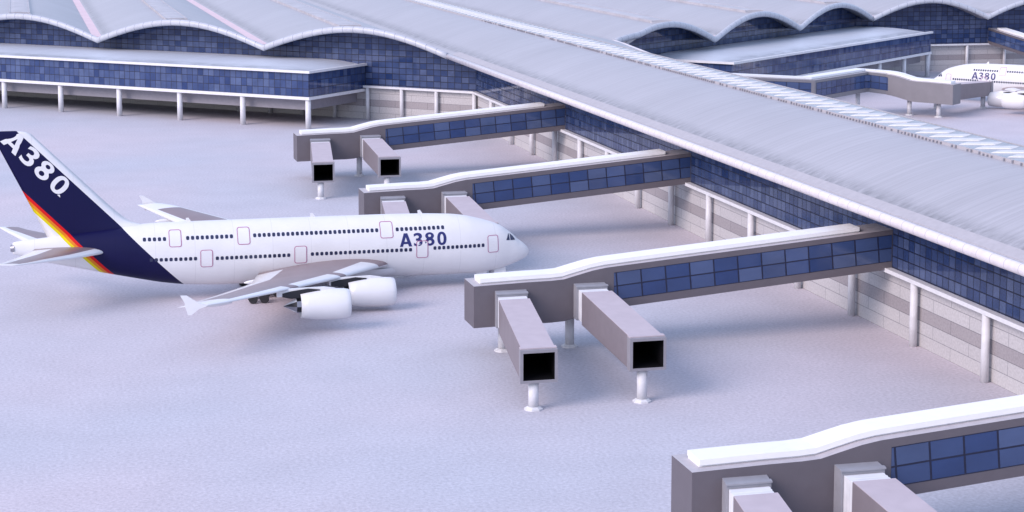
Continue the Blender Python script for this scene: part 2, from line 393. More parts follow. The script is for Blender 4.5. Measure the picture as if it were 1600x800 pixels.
pr = eave_path(mir(UE), UP)
pr = [(x, y, z + 2.6 * max(0, 1 - (x - mir(UE)) / 9)) for x, y, z in pr]
tube(pr, .66, .8, 'eave_tube', M['htube'])
tube(eave_path(UP + .3, 365), .66, .8, 'eave_tube', M['htube'])
tube(eave_path(-19.3, -90), .66, .8, 'eave_tube', M['htube'])
for sd_ in (1, -1):
    mb = MB(); q = lambda u: u if sd_ > 0 else mir(u)
    v1_ = VC - 3 if sd_ > 0 else 345
    mb.hexa([(q(97.55), 40, 16.9), (q(99.0), 40, 16.9), (q(99.0), v1_, 16.9), (q(97.55), v1_, 16.9)], [(q(97.55), 40, 17.52), (q(99.0), 40, 18.12), (q(99.0), v1_, 18.12), (q(97.55), v1_, 17.52)])
    build_t(mb, 'eave_strip', M['estrip'])
# pale gutters in the valleys
for t in troughs[1:-1]:
    if abs(t - UE) < .1 or abs(t - mir(UE)) < .1: continue
    mb = MB(); v0 = eave_v(t) + 1.0; h = 1.15
    z = zr(t + h) + .03
    mb.hexa([(t - h, v0 - h * TT * (1 if t > AX else -1) * 0, z - .3), (t + h, v0, z - .3), (t + h, VEND, z - .3), (t - h, VEND, z - .3)],
            [(t - h, v0, z), (t + h, v0, z), (t + h, VEND, z), (t - h, VEND, z)])
    build_t(mb, 'valley_gutter', M['gutter'])
# ridge skylights of the hall vaults
for a, b in zip(troughs, troughs[1:]):
    if abs(a - UE) < .01: continue
    c = (a + b) / 2; h = 2.6; zt = zr(c)
    v0 = max(eave_v(c - h), eave_v(c + h)) + 2.0
    def ring(v, hh, dz): return [(c - hh, v, zr(c - hh) + dz), (c - hh * .5, v, zt + dz + .03), (c, v, zt + dz + .05), (c + hh * .5, v, zt + dz + .03), (c + hh, v, zr(c + hh) + dz)]
    mb = MB()
    A0, A1 = ring(v0, h, .5), ring(VEND, h, .5)
    mb.grid([A0, A1], smooth=False)
    B0, B1 = ring(v0, h, -.2), ring(VEND, h, -.2)
    mb.grid([A0, B0], smooth=False)
    mb.face([A0[0], A1[0], B1[0], B0[0]]); mb.face([A0[-1], A1[-1], B1[-1], B0[-1]])
    # end frame apron
    sg = -1 if c < AX else 1
    e0 = v0 - 1.6
    mb.hexa([(c - h - .3, e0, zr(c - h) - .05), (c + h + .3, e0, zr(c + h) - .05), (c + h + .3, v0 - .15, zr(c + h) - .05), (c - h - .3, v0 - .15, zr(c - h) - .05)],
            [(c - h - .3, e0, zt + .12), (c + h + .3, e0, zt + .12), (c + h + .3, v0 - .15, zt + .16), (c - h - .3, v0 - .15, zt + .16)])
    for sd in (-1, 1):
        mb.box(c + sd * h - .12, c + sd * h + .12, v0 - .3, VEND, zr(c + h) - .2, zr(c + h) + .62)
    build_t(mb, 'ridge_skylight', M['skymetal'])
# concourse skylight with its folded white diamonds
x0, x1, xm = 114.75, 119.75, 117.3
zb, za, zc_ = zr(114.75) + .30, 23.05, 23.42
mb = MB()
V0, V1 = 42, 700
mb.face([(x0, V0, zb), (x1, V0, zc_), (x1, V1, zc_), (x0, V1, zb)])
mb.face([(x0, V0, zb), (x0, V1, zb), (x0, V1, 22.0), (x0, V0, 22.0)])
mb.face([(x1, V0, zc_), (x1, V1, zc_), (x1, V1, 21.8), (x1, V0, 21.8)])
sk = build_t(mb, 'concourse_skylight', M['skyglass'])
mb = MB(); st = 4.15; k = 0
vv = V0 + 4
zat = lambda x: lerp(zb, zc_, (x - x0) / (x1 - x0))
while vv < V1 - 4:
    p = [(115.05, vv + 1.7), (116.4, vv + 2.25), (119.35, vv - 1.7), (118.0, vv - 2.25)]
    cx = sum(q[0] for q in p) / 4; cy = sum(q[1] for q in p) / 4
    rim = [(x, y, zat(x) + .02) for x, y in p]
    low = [(x, y, zat(x) - .1) for x, y in p]
    mid = [(lerp(x, cx, .12), lerp(y, cy, .12), zat(lerp(x, cx, .12)) + .13) for x, y in p]
    for i in range(4):
        j = (i + 1) % 4
        mb.face([low[i], low[j], rim[j], rim[i]]); mb.face([rim[i], rim[j], mid[j], mid[i]])
    mb.face(mid)
    vv += st
dm = build_t(mb, 'skylight_diamonds', M['skywhite']); dm.parent = sk; dm.location = (0, 0, 0)
mb = MB()
mb.box(x0 - .22, x0 - .02, V0, V1, 22.1, zb + .07); mb.box(x1 + .02, x1 + .25, V0, V1, 22.0, zc_ + .1)
kb = build_t(mb, 'skylight_curb', M['estrip']); kb.parent = sk
mb = MB(); vv = V0
while vv < 480:
    if random.random() < .8: mb.box(x0 - .42, x0 - .24, vv, vv + .2, 22.2, zb + random.uniform(-.1, .08))
    vv += st / 4
kb = build_t(mb, 'curb_bracket', M['agrey']); kb.parent = sk; kb['kind'] = 'stuff'

# walls ------------------------------------------------------------
def wall_run(p0, p1, zfun, gm, nrm, col_at, s0=0, colr=.47, wall_in=.35):
    """stone wall, ledge, glass curtain and columns from p0 to p1; nrm points outwards"""
    d = Vector((p1[0] - p0[0], p1[1] - p0[1], 0)); Ln = d.length; d /= Ln; nv = Vector((*nrm, 0))
    P = lambda s, off, z: tuple(Vector((*p0, 0)) + d * s + nv * off + Vector((0, 0, z)))
    mb = MB()
    uv = [(s0, 0), (s0 + Ln, 0), (s0 + Ln, 8.1), (s0, 8.1)]
    mb.face([P(0, -wall_in, 0), P(Ln, -wall_in, 0), P(Ln, -wall_in, 8.1), P(0, -wall_in, 8.1)], uv)
    mb.face([P(0, -wall_in - .6, 0), P(Ln, -wall_in - .6, 0), P(Ln, -wall_in - .6, 8.1), P(0, -wall_in - .6, 8.1)], uv)
    build_t(mb, 'stone_wall', M['stone'])
    n = max(int(Ln / 1.9), 1); lo = []; hi = []; ul = []; uh = []
    for i in range(n + 1):
        s = Ln * i / n; q = P(s, 0, 0); zt = zfun(q[0], q[1])
        lo.append(P(s, 0, 8.0)); hi.append((q[0], q[1], zt)); ul.append((s0 + s, 8.25 - .5)); uh.append((s0 + s, zt - .5))
    mb = MB(); mb.grid([lo, hi], [ul, uh], smooth=False)
    lo2 = [(x - nrm[0] * .4, y - nrm[1] * .4, z) for x, y, z in lo]; hi2 = [(x - nrm[0] * .4, y - nrm[1] * .4, z) for x, y, z in hi]
    mb.grid([lo2, hi2], [ul, uh], smooth=False)
    build_t(mb, 'glass_wall', gm)
    mb = MB()
    mb.hexa([P(0, -.3, 7.8), P(Ln, -.3, 7.8), P(Ln, .95, 7.8), P(0, .95, 7.8)], [P(0, -.3, 8.3), P(Ln, -.3, 8.3), P(Ln, .95, 8.3), P(0, .95, 8.3)])
    build_t(mb, 'ledge', M['ledge'])
    for s in col_at(Ln):
        mb = MB(); q = P(s, .45, 0); mb.cyl((q[0], q[1]), colr, 0, 7.8, 18); build_t(mb, 'column', M['column'])
zu = lambda u, v: zr(u) - .85
def zu_con(u, v): return 18.4
# left side of the concourse
wall_run((GL, 44), (GL, VGL), lambda u, v: zr(GL) - .8, M['glassc'], (-1, 0), lambda Ln: [318.3 - 44 + 17.97 * k for k in range(-13, 7)], s0=0)
# left hall facade (towards the left)
e1 = Vector((-CT, ST)); n1 = (-ST, -CT)
LE = 182.
wall_run((GL, VGL), (GL - CT * LE, VGL + ST * LE), zu, M['glass'], n1, lambda Ln: [.25, 10.6, 20.3, 30.0] + [30 + 9.65 * k for k in range(1, 5)])
# right side
GR = mir(GL)
wall_run((GR, 44), (GR, VGL), lambda u, v: zr(GR) - .8, M['glassc'], (1, 0), lambda Ln: [])
LR = (553.6 - VGL) / ST
wall_run((GR, VGL), (GR + CT * LR, 553.6), zu, M['glass'], (ST, -CT), lambda Ln: [])
wall_run((GR + CT * LR, 553.6), (372, 553.6), zu, M['glass'], (0, -1), lambda Ln: [275.6 - (GR + CT * LR) + 13.0 * k for k in range(0, 6)])

# ------------------------------------------------------------------ lounge blocks on columns
def lounge(mirror, label):
    corner = Vector((64.9, 446.2)); d = Vector((-CT, ST)); q = Vector((ST, CT)); L_ = 132.5 if mirror else 150.; D = 27.6
    sg = -1 if mirror else 1
    root = thing('lounge_block', (mir(corner.x) if mirror else corner.x, corner.y, 0), 0, label, 'building', 'glass lounge blocks on columns')
    def P(s, t, z):
        p = d * s + q * t
        return (sg * p.x, p.y, z)
    Z0, Z1, ZT = 6.85, 7.55, 13.15
    mb = MB(); o = .35
    mb.hexa([P(-o, -o, Z0), P(L_, -o, Z0), P(L_, D, Z0), P(-o, D, Z0)], [P(-o, -o, Z1), P(L_, -o, Z1), P(L_, D, Z1), P(-o, D, Z1)])
    mb.build('floor_slab', M['ledge'], root)
    mb = MB()
    for (s0, t0, s1, t1, off) in ((0, 0, L_, 0, 0), (0, D, 0, 0, 0), (L_, 0, L_, D, 0)):
        ln = math.hypot(s1 - s0, t1 - t0)
        mb.face([P(s0, t0, Z1), P(s1, t1, Z1), P(s1, t1, ZT), P(s0, t0, ZT)], [(0, 0), (ln, 0), (ln, 5.5), (0, 5.5)])
    mb.build('glass_front', M['glassb'], root)
    mb = MB()                                # roof shell with raised lip and shallow gutter
    ss = [-.7, -.7, .3, 1.6, 3, 5, 8, 12, 20, 40, 80, 120, L_]; ts = [-.7, -.7, .3, 1.6, 3, 5, 8, 12, 16, 20, 24, D]
    sm = lambda x: max(0, min(1, x)) ** 2 * (3 - 2 * max(0, min(1, x)))
    rows = []; uvs = []
    for j, t in enumerate(ts):
        r = []; w = []
        for i, s in enumerate(ss):
            e = min(s, t)
            if i == 0 or j == 0: z = ZT - .02
            elif i == 1 or j == 1: z = ZT + .55
            elif i == 2 or j == 2: z = ZT + .52
            elif i == 3 or j == 3: z = ZT + .22
            else: z = ZT + .22 + 1.0 * math.sin(PI * .5 * min(1, (t - 1.6) / 15)) * sm(.25 + (s - 1.6) / 12) - .12 * max(0, t - 18) / 9
            r.append(P(s, t, z)); w.append((s, t))
        rows.append(r); uvs.append(w)
    mb.grid(rows, uvs, smooth=False, mi=lambda i, j: 1 if (i < 2 or j < 2) else 0)
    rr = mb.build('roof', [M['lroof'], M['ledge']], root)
    for p in rr.data.polygons: p.use_smooth = p.material_index == 0
    mb = MB(); a, b_ = 2.6, 3.2
    mb.hexa([P(a, b_, 4.1), P(L_, b_, 4.1), P(L_, D - .4, 4.1), P(a, D - .4, 4.1)], [P(a, b_, Z0 - .003), P(L_, b_, Z0 - .003), P(L_, D - .4, Z0 - .003), P(a, D - .4, Z0 - .003)])
    mb.build('underfloor_plenum', M['plenum'], root)
    for k in range(0, 8):
        s = .55 + 18.7 * k
        p = P(s, .55, 0); mb = MB(); mb.cyl((p[0], p[1]), .66, 0, Z0 - .003, 18); mb.build('column', M['column'], root)
    return root
lounge(False, 'long blue glass lounge block on white columns at upper left, beyond the airliner tail')
lounge(True, 'long blue glass lounge block beyond the concourse ridge, above the second airliner at upper right')

# ------------------------------------------------------------------ jet bridges
TOP = [(0, 8.52), (6.5, 8.72), (9.4, 8.76), (11, 8.86), (12.8, 9.32), (14.6, 9.76), (16.2, 10.02), (18, 10.18), (53.4, 13.1)]
BOT = [(0, 3.52), (7, 3.68), (9.4, 3.69), (11, 3.78), (12.8, 4.2), (14.6, 4.62), (16.2, 4.93), (18, 5.12), (53.4, 8.14)]
HW = 2.5
def bridge_body(root, stations, bmat, roof_rng):
    """stations: (x, y, nx, ny, zb, zt) along the path, n = left normal scaled for mitres"""
    def sec(st, hw, zb, zt): 
        x, y, nx, ny = st[:4]
        return [(x - nx * hw, y - ny * hw, zb), (x + nx * hw, y + ny * hw, zb), (x + nx * hw, y + ny * hw, zt), (x - nx * hw, y - ny * hw, zt)]
    mb = MB(); rings = [sec(s, HW, s[4], s[5]) for s in stations]
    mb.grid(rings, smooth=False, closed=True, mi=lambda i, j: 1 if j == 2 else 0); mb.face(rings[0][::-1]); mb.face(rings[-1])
    body = mb.build('body', [bmat, M['bodytop_lit']], root)
    mb = MB()
    rs = [s for s in stations if roof_rng[0] <= s[6] <= roof_rng[1]]
    a = [sec(s, 1.3, s[5] - .05, s[5] + .16) for s in rs]; b = [sec(s, 1.5, s[5] + .16, s[5] + .62) for s in rs]
    for r in (a, b):
        mb.grid(r, smooth=False, closed=True); mb.face(r[0][::-1]); mb.face(r[-1])
    mb.build('roof', M['roofwhite'], root)
    return body
def at(st, s):
    for a, b in zip(st, st[1:]):
        if s <= b[6] + 1e-6:
            t = (s - a[6]) / (b[6] - a[6]); return [lerp(p, q, t) for p, q in zip(a, b)]
    return list(st[-1])
def windows(root, st, s0, first, step, s1, corner=()):
    """glazed band on both sides; each bay a window of two panes in a dark frame"""
    edges = [s0] + [first + step * k for k in range(60) if first + step * k < s1 - .05] + [s1]
    for side in (-1, 1):
        fr = MB()
        def Q(s, h, o):
            t = at(st, s); w = HW + o
            return Vector((t[0] + side * t[2] * w, t[1] + side * t[3] * w, t[4] + h))
        sl = .085
        ks = [s0] + [c for c in corner if s0 < c < s1] + [s1]
        for p, q in zip(ks, ks[1:]):
            a, b, c, d = Q(p, .98, .018), Q(q, .98, .018), Q(q, 4.35, .018), Q(p, 4.35, .018)
            fr.face([a, b, c, d] if side < 0 else [a, d, c, b])
        for h in (.98, 4.35):
            for p, q in zip(ks, ks[1:]): fr.face([Q(p, h, .018), Q(q, h, .018), Q(q, h, -.1), Q(p, h, -.1)])
        frame = fr.build('window_frame', M['frame'], root, recalc=False)
        for i, (a, b) in enumerate(zip(edges, edges[1:])):
            if b - a < .15: continue
            w = MB(); ra = random.randint(0, 90)
            for r, (h0, h1) in enumerate(((1.06, 2.59), (2.75, 4.27))):
                g0 = .095
                sh0, sh1 = (-sl * (h0 - .98), -sl * (h1 - .98)) if not corner else (0, 0)
                if i == 0: sa0, sa1 = a + .0, a + .0
                else: sa0, sa1 = a + g0 + sh0, a + g0 + sh1
                sb0, sb1 = (b - g0 + sh0, b - g0 + sh1) if i < len(edges) - 2 else (b, b)
                pts = [Q(sa0, h0, .035), Q(sb0, h0, .035), Q(sb1, h1, .035), Q(sa1, h1, .035)]
                u0 = ra + i; v0 = ra + r
                w.face(pts if side < 0 else pts[::-1], [(u0 + .1, v0 + .1), (u0 + .9, v0 + .1), (u0 + .9, v0 + .9), (u0 + .1, v0 + .9)])
            w.build('window', M['pane'], root, recalc=False)
def gangway(root, c0, c1, z0, z1, rot=None):
    """telescopic gangway from the bridge side (c0) to its open mouth (c1); z0, z1 middle heights"""
    a = Vector((*c0, z0)); b = Vector((*c1, z1)); d = b - a; hd = Vector((d.x, d.y, 0)); Ln = hd.length; hd /= Ln
    side = Vector((-hd.y, hd.x, 0))
    ax = Vector((1, 0, 0)) if rot is None else rot          # mouth and collar stay square to the bridge
    def ring(t, hw, hh, sq=False, dz=0):
        p = a + d * (t / Ln); s = ax if sq else (ax * .65 + side * (1 if side.dot(ax) > 0 else -1) * .35).normalized()
        return [p - s * hw + Vector((0, 0, dz - hh)), p + s * hw + Vector((0, 0, dz - hh)), p + s * hw + Vector((0, 0, dz + hh)), p - s * hw + Vector((0, 0, dz + hh))]
    mb = MB()
    mb.prism(ring(3.7, 1.86, 1.92, True), ring(Ln - 1.1, 1.86, 1.76, True), caps=False)
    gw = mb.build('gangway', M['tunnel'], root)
    mb = MB(); mb.prism(ring(3.72, 1.84, .03, True, 1.955), ring(Ln - 1.26, 1.84, .03, True, 1.795)); mb.build('gangway_lit_top', M['tuntop_lit'], gw)  # thin sheet added to hold the tunnel's painted lit top
    mb = MB(); mb.prism(ring(-.3, 1.9, 2.08, True, .1), ring(1.5, 1.9, 2.02, True, .08))
    mb.prism(ring(1.15, 1.96, .09, True, 2.12), ring(1.62, 1.96, .07, True, 2.10))
    mb.build('collar', M['collar'], gw)
    mb = MB(); k = 1.55; j = 0
    while k < 3.65:
        w0, w1 = (1.72, 1.69) if j % 2 else (1.69, 1.72)
        mb.prism(ring(k, w0, w0 + .06, True), ring(min(k + .28, 3.7), w1, w1 + .06, True), caps=j == 0); k += .28; j += 1
    mb.build('bellows', M['bellows'], gw)
    mb = MB()                               # mouth: thick frame around a deep dark opening
    o1, o0 = ring(Ln, 2.04, 1.77, True), ring(Ln - 1.15, 2.04, 1.77, True)
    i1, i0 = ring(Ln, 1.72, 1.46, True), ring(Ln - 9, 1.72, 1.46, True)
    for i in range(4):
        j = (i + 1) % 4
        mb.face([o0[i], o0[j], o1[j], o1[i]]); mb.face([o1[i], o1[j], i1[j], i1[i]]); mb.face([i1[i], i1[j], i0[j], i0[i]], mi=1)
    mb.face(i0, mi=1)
    e0 = ring(Ln - 1.15, 1.75, 1.49, True)
    for i in range(4):
        j = (i + 1) % 4; mb.face([o0[j], o0[i], e0[i], e0[j]])
    mb.build('mouth', [M['mouthgrey'], M['black']], gw, recalc=False)
    mb = MB(); mb.prism(ring(Ln - 1.25, 2.0, .06, True, 1.835), ring(Ln - .45, 2.0, .06, True, 1.835)); mb.build('canopy', M['tuntop_lit'], gw)
    p = a + d * ((Ln - 1.75) / Ln)
    return gw, p
def post(root, x, y, ztop, r=.56):
    mb = MB(); mb.cyl((x, y), r, .3, ztop, 16)
    c = mb.build('support_column', M['column'], root)
    mb = MB(); mb.cyl((x, y), 1.02, .0, .16, 8, ph=.39); mb.cyl((x, y), .98, .16, .36, 8, .66, ph=.39); mb.build('base_plate', M['column'], c)
    return c
def straight_stations():
    xs = [0, 3.5, 6.5, 8, 9.4, 10.2, 11, 11.9, 12.8, 13.7, 14.6, 15.4, 16.2, 17, 18, 30, 49.3, 53.4]
    sx = [1.0] + xs[1:]
    out = []
    for x in sorted(set(xs + [1.0])):
        out.append((x, 0, 0, 1, interp(BOT, x), interp(TOP, x), x))
    return out
def make_bridge(label):
    root = thing('jet_bridge', (50.9, 220.2, 0), 0, label, 'jet bridge', 'jet bridges along the terminal')
    st = straight_stations()
    bridge_body(root, st, M['bridge'], (1.0, 49.3))
    windows(root, st, 17.2, 17.75, 3.075, 53.2)
    for c0, c1, z0, z1 in (((4.45, -2.5), (1.18, -27.6), 5.72, 4.85), ((14.1, -2.5), (13.35, -27.3), 6.12, 5.38)):
        gw, p = gangway(root, c0, c1, z0, z1)
        post(root, c1[0] - .35, c1[1] + .95, z1 - 1.75, .56)
    post(root, 4.1, -.0, 3.6); post(root, 12.5, .2, 4.2)
    return root
b3 = make_bridge('grey jet bridge in the middle, its two open gangways just right of the airliner nose')
for v, lab in ((144.0, 'nearest grey jet bridge, cut off by the bottom right corner of the picture'),
               (294.6, 'grey jet bridge directly behind the airliner fuselage, its gangways hidden by it'),
               (368.6, 'farthest of the four left hand jet bridges, both gangway mouths visible beyond the airliner')):
    c = copy_tree(b3); c.location = (50.9, v, 0); c['label'] = lab
# the one on the far glass wall at the right edge
c = copy_tree(b3); c.location = (298.4, 500.2, 0); c.rotation_euler = (0, 0, R(90)); c['label'] = 'jet bridge sloping down from the far glass wall, cut by the right edge'
# the bent one serving the second airliner
def bent_bridge():
    o = Vector((222.4, 430.9)); n = Vector((-ST, CT)); n = Vector((-.655, .756)).normalized()
    root = thing('jet_bridge', (o.x, o.y, 0), math.atan2(n.y, n.x), 'bent jet bridge with curved white roof beyond the concourse ridge, reaching the second airliner', 'jet bridge', 'jet bridges along the terminal')
    side = Vector((n.y, -n.x))               # local -y
    loc = lambda P: ((P[0] - o.x) * n.x + (P[1] - o.y) * n.y, -((P[0] - o.x) * side.x + (P[1] - o.y) * side.y))
    xs = [0, 1.0, 3.5, 6.5, 8, 9.4, 10.2, 11, 11.9, 12.8, 13.7, 14.6, 15.4, 16.2, 17, 18.3]
    pts = [(x, 0, interp(BOT, x), interp(TOP, x)) for x in xs]
    bend = loc((203.9, 446.6)); elb = loc((179.6, 423.4)); end = loc((131.2, 423.4))
    pts += [(bend[0], bend[1], 5.75, 10.75), (elb[0], elb[1], 6.3, 11.3), (end[0], end[1], 9.4, 14.4)]
    st = []; s = 0
    for i, p in enumerate(pts):
        if i: s += math.hypot(p[0] - pts[i - 1][0], p[1] - pts[i - 1][1])
        def dr(a, b): v = Vector((b[0] - a[0], b[1] - a[1])); return v.normalized()
        d0 = dr(pts[max(i - 1, 0)], pts[max(i, 1)]); d1 = dr(pts[min(i, len(pts) - 2)], pts[min(i + 1, len(pts) - 1)])
        m_ = (d0 + d1).normalized(); k = 1 / max(m_.dot(d0), .3)
        st.append((p[0], p[1], -m_.y * k, m_.x * k, p[2], p[3], s))
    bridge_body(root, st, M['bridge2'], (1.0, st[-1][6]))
    windows(root, st, 17.2, 17.75, 3.075, st[-2][6] - .9, corner=(st[-4][6], st[-3][6]))
    windows(root, st, st[-2][6] + .9, st[-2][6] + 3.9, 3.075, st[-1][6] - .2, corner=(st[-2][6] + .9,))
    for c0, c1, z0, z1 in (((4.45, -2.5), (3.6, -28.5), 5.9, 5.0), ((13.0, -2.5), (13.2, -21.0), 6.12, 5.38)):
        gangway(root, c0, c1, z0, z1)
        post(root, c1[0] - .2, c1[1] + 2.2, z1 - 1.75, .6)
    post(root, 4.6, .0, 3.6); post(root, 12.3, .0, 4.1); post(root, bend[0] + .2, bend[1] + .8, 5.7)
    return root
bent_bridge()

# ------------------------------------------------------------------ airliners
# design coordinates: u along the hull (nose at 70.3), w sideways (+ = port), z up; X() brings them to the model
def X(u, w, z): return (KS * (u - 33), KS * w, KS * (z + 1.05))
TOPL = [(-1.65, 7.55), (-1, 7.75), (3, 8.1), (8, 8.75), (13, 9.3), (18, 9.52), (34, 9.5), (50, 9.42), (55, 9.32), (58.9, 9.12), (60.9, 8.85), (63.1, 8.3), (65, 7.72), (66, 7.28), (67.2, 6.45), (67.95, 5.85), (68.5, 5.25), (69.2, 4.76), (69.7, 4.34), (70.0, 4.0), (70.2, 3.68), (70.29, 3.45), (70.32, 3.25)]
BOTL = [(-1.65, 6.0), (-1.04, 5.83), (3, 4.6), (6.5, 3.82), (9.95, 3.0), (13.5, 2.22), (17.8, 1.3), (20.9, .86), (25, .62), (35, .52), (58, .52), (62.9, .52), (64.5, .72), (66, 1.0), (67.4, 1.42), (68.5, 1.84), (69.36, 2.18), (69.8, 2.45), (70.1, 2.75), (70.24, 2.98), (70.3, 3.12), (70.32, 3.25)]
HWL = [(-1.65, .42), (-1, .55), (3, 1.15), (8, 1.95), (13, 2.72), (18, 3.28), (23, 3.5), (28, 3.57), (54, 3.57), (58, 3.48), (61, 3.28), (63.5, 2.95), (65.5, 2.55), (67.2, 2.02), (68.3, 1.68), (69.2, 1.3), (69.8, .95), (70.1, .66), (70.24, .42), (70.3, .2), (70.32, .02)]
def smooth_tab(tab, u):
    return (interp(tab, u - .5) + 2 * interp(tab, u) + interp(tab, u + .5)) / 4 if 1 < u < 66 else interp(tab, u)
def hull(u):
    t, b, h = smooth_tab(TOPL, u), smooth_tab(BOTL, u), smooth_tab(HWL, u)
    return (t + b) / 2, max((t - b) / 2, .01), max(h, .01)
EXP = 2.12
def hull_w(u, z):
    zc, b, h = hull(u); r = min(abs((z - zc) / b), .999)
    return h * (1 - r ** EXP) ** (1 / EXP)
def lathe(prof, cu, cw, cz, n=28):
    return [[X(cu + x, cw + r * math.cos(2 * PI * i / n), cz + r * math.sin(2 * PI * i / n)) for i in range(n)] for x, r in prof]
def foil(chord_pts, n=10):
    """closed aerofoil of (chord fraction, half thickness)"""
    up = [(i / n) for i in range(n + 1)]
    th = lambda x: 5 * (.2969 * math.sqrt(x) - .126 * x - .3516 * x * x + .2843 * x ** 3 - .1015 * x ** 4)
    return up, th
def airliner(loc, rz, label, side_vis):
    root = thing('airliner', loc, rz, label, 'airliner', 'white double deck airliners')
    us = [-1.65, -1.3, -.6] + [i * 1.0 for i in range(0, 58)] + [58 + .5 * i for i in range(0, 20)] + [68, 68.3, 68.6, 68.9, 69.2, 69.5, 69.75, 69.95, 70.1, 70.22, 70.29, 70.32]
    us = sorted(set(us)); n = 44; rows = []
    for u in us:
        zc, b, h = hull(u); r = []
        for i in range(n):
            a = 2 * PI * i / n; ca, sa = math.cos(a), math.sin(a)
            r.append(X(u, h * math.copysign(abs(ca) ** (2 / EXP), ca), zc + b * math.copysign(abs(sa) ** (2 / EXP), sa)))
        rows.append(r)
    mb = MB(); mb.grid(rows, smooth=True, closed=True); mb.face(rows[0][::-1]); mb.face(rows[-1])
    fus = mb.build('fuselage', M['livery'], root)
    # belly fairing
    mb = MB(); rows = []
    for i in range(17):
        t = i / 16; u = lerp(29.0, 53.5, t); k = math.sin(PI * min(max(t * .94 + .03, 0), 1)) ** .45
        rows.append([X(u, (3.75 * k + .1) * math.cos(PI + PI * j / 12), 2.35 + (2.15 * k) * math.sin(PI + PI * j / 12) - .12 * k) for j in range(13)])
    mb.grid(rows, smooth=True); mb.build('belly_fairing', M['awhite'], root)
    # tail exhaust
    mb = MB(); mb.grid(lathe([(-1.95, .42), (-1.5, .62)], 0, 0, 6.8, 14), smooth=True, closed=True)
    mb.face([p for p in lathe([(-1.9, .40)], 0, 0, 6.8, 14)[0]], mi=1); mb.build('tail_exhaust', [M['agrey'], M['adark']], root, recalc=False)
    # fin
    fin_le = [(8.9, 16.6), (9.4, 15.4), (9.9, 14.15), (10.9, 12.6), (12, 11.4), (13.2, 10.35), (14.2, 9.72), (15.8, 9.45), (17.4, 9.35), (19.6, 8.9)]
    fin_le = sorted((z, u) for z, u in [(7.3, 17.6), (8.2, 17.55), (9.0, 17.5), (9.5, 15.2), (9.9, 14.0), (10.5, 13.1), (11.5, 11.95), (12.6, 10.8), (14, 9.4), (16, 7.4), (18, 5.4), (20, 3.4), (21.6, 1.8), (22.2, 1.2), (22.55, .5), (22.72, -.9)])
    rows = []; up, th = foil(None, 12)
    for z, ul in fin_le:
        ut = interp([(7.2, 3.2), (8.0, 3.0), (22.72, -4.15)], z); ch = ul - ut; tk = lerp(.105, .085, (z - 9) / 13.7) * (.45 if z > 22.6 else 1)
        r = [X(ul - x * ch, th(x) * tk * ch * 1.0, z) for x in up] + [X(ul - x * ch, -th(x) * tk * ch, z) for x in up[-2:0:-1]]
        rows.append(r)
    mb = MB(); mb.grid(rows, smooth=True, closed=True); mb.face(rows[-1]); fin = mb.build('fin', M['livery'], root)
    def fin_w(u, z):
        ul = interp(fin_le, z); ut = interp([(8.0, 3.0), (22.72, -4.15)], z); ch = ul - ut; x = min(max((ul - u) / ch, .02), 1)
        return th(x) * lerp(.105, .085, (z - 9) / 13.7) * ch
    # wings
    def wing_sec(y):
        le = interp([(1.5, 50.4), (3.5, 48.9), (14.7, 40.6), (37.6, 22.9), (39.4, 20.7)], y)
        te = interp([(1.5, 31.4), (3.5, 31.0), (14.7, 28.6), (39.4, 17.1)], y)
        z = interp([(1.5, 2.55), (3.5, 2.75), (14.7, 3.5), (28, 4.75), (39.4, 5.95)], y)
        return le, te, z, interp([(1.5, .10), (14.7, .095), (39.4, .09)], y)
    ys = [1.5, 3.5, 5.5, 8, 10.5, 12.6, 13.4, 14.2, 14.7, 16.5, 19, 22, 23.6, 24.4, 25.2, 27, 30, 33, 35.6, 36.2, 37.5, 38.7, 39.4]
    cf = [0, .015, .04, .08, .15, .2, .3, .42, .55, .68, .79, .8, .88, 1]
    for sd in (-1, 1):
        rows = []
        for y in ys:
            le, te, z, tk = wing_sec(y); ch = le - te
            cam = lambda x: .018 * ch * math.sin(PI * x) - .05 * (x - .35) * ch * .5
            r = [X(le - x * ch, sd * y, z + cam(x) + th(x) * tk * ch) for x in cf] + [X(le - x * ch, sd * y, z + cam(x) - th(x) * tk * ch * .8) for x in cf[-2:0:-1]]
            rows.append(r)
        nn = len(cf)
        def mi(i, j):
            y = (ys[i] + ys[i + 1]) / 2
            if y > 35.9: return 0
            if j >= nn - 1: return 0
            x = (cf[j] + cf[j + 1]) / 2
            if x < .15: return 1 if (13.0 < y < 14.6 or 23.9 < y < 25.0 or y < 4.6) else 0
            if x > .79: return 1 if y < 5.5 else 0
            return 1
        mb = MB(); mb.grid(rows, smooth=True, closed=True, mi=mi); mb.face(rows[-1]); mb.face(rows[0])
        wing = mb.build('wing', [M['awhite'], M['awing']], root)
        # tip fence
        mb = MB()
        prof = [(20.6, 5.95), (19.7, 6.3), (18.25, 7.28), (17.5, 7.32), (18.0, 6.35), (18.05, 5.9), (18.35, 4.93), (18.75, 4.93), (19.6, 5.6)]
        A = [X(a, sd * 39.38, z) for a, z in prof]; B = [X(a, sd * 39.62, z) for a, z in prof]
        mb.prism(A, B); mb.build('tip_fence', M['awhite'], wing)
        for y in (9.5, 17.5, 21.8, 27.2, 31.5):
            le, te, z, tk = wing_sec(y); mb = MB(); rows = []
            for i in range(9):
                t = i / 8; k = math.sin(PI * (.04 + .94 * t)) ** .6
                rows.append([X(te + 3.6 - 5.0 * t, sd * y + .33 * k * math.cos(2 * PI * j / 10), z - .55 - .12 * t + .42 * k * math.sin(2 * PI * j / 10)) for j in range(10)])
            mb.grid(rows, smooth=True, closed=True); mb.face(rows[0]); mb.face(rows[-1]); mb.build('flap_fairing', M['awhite'], wing)
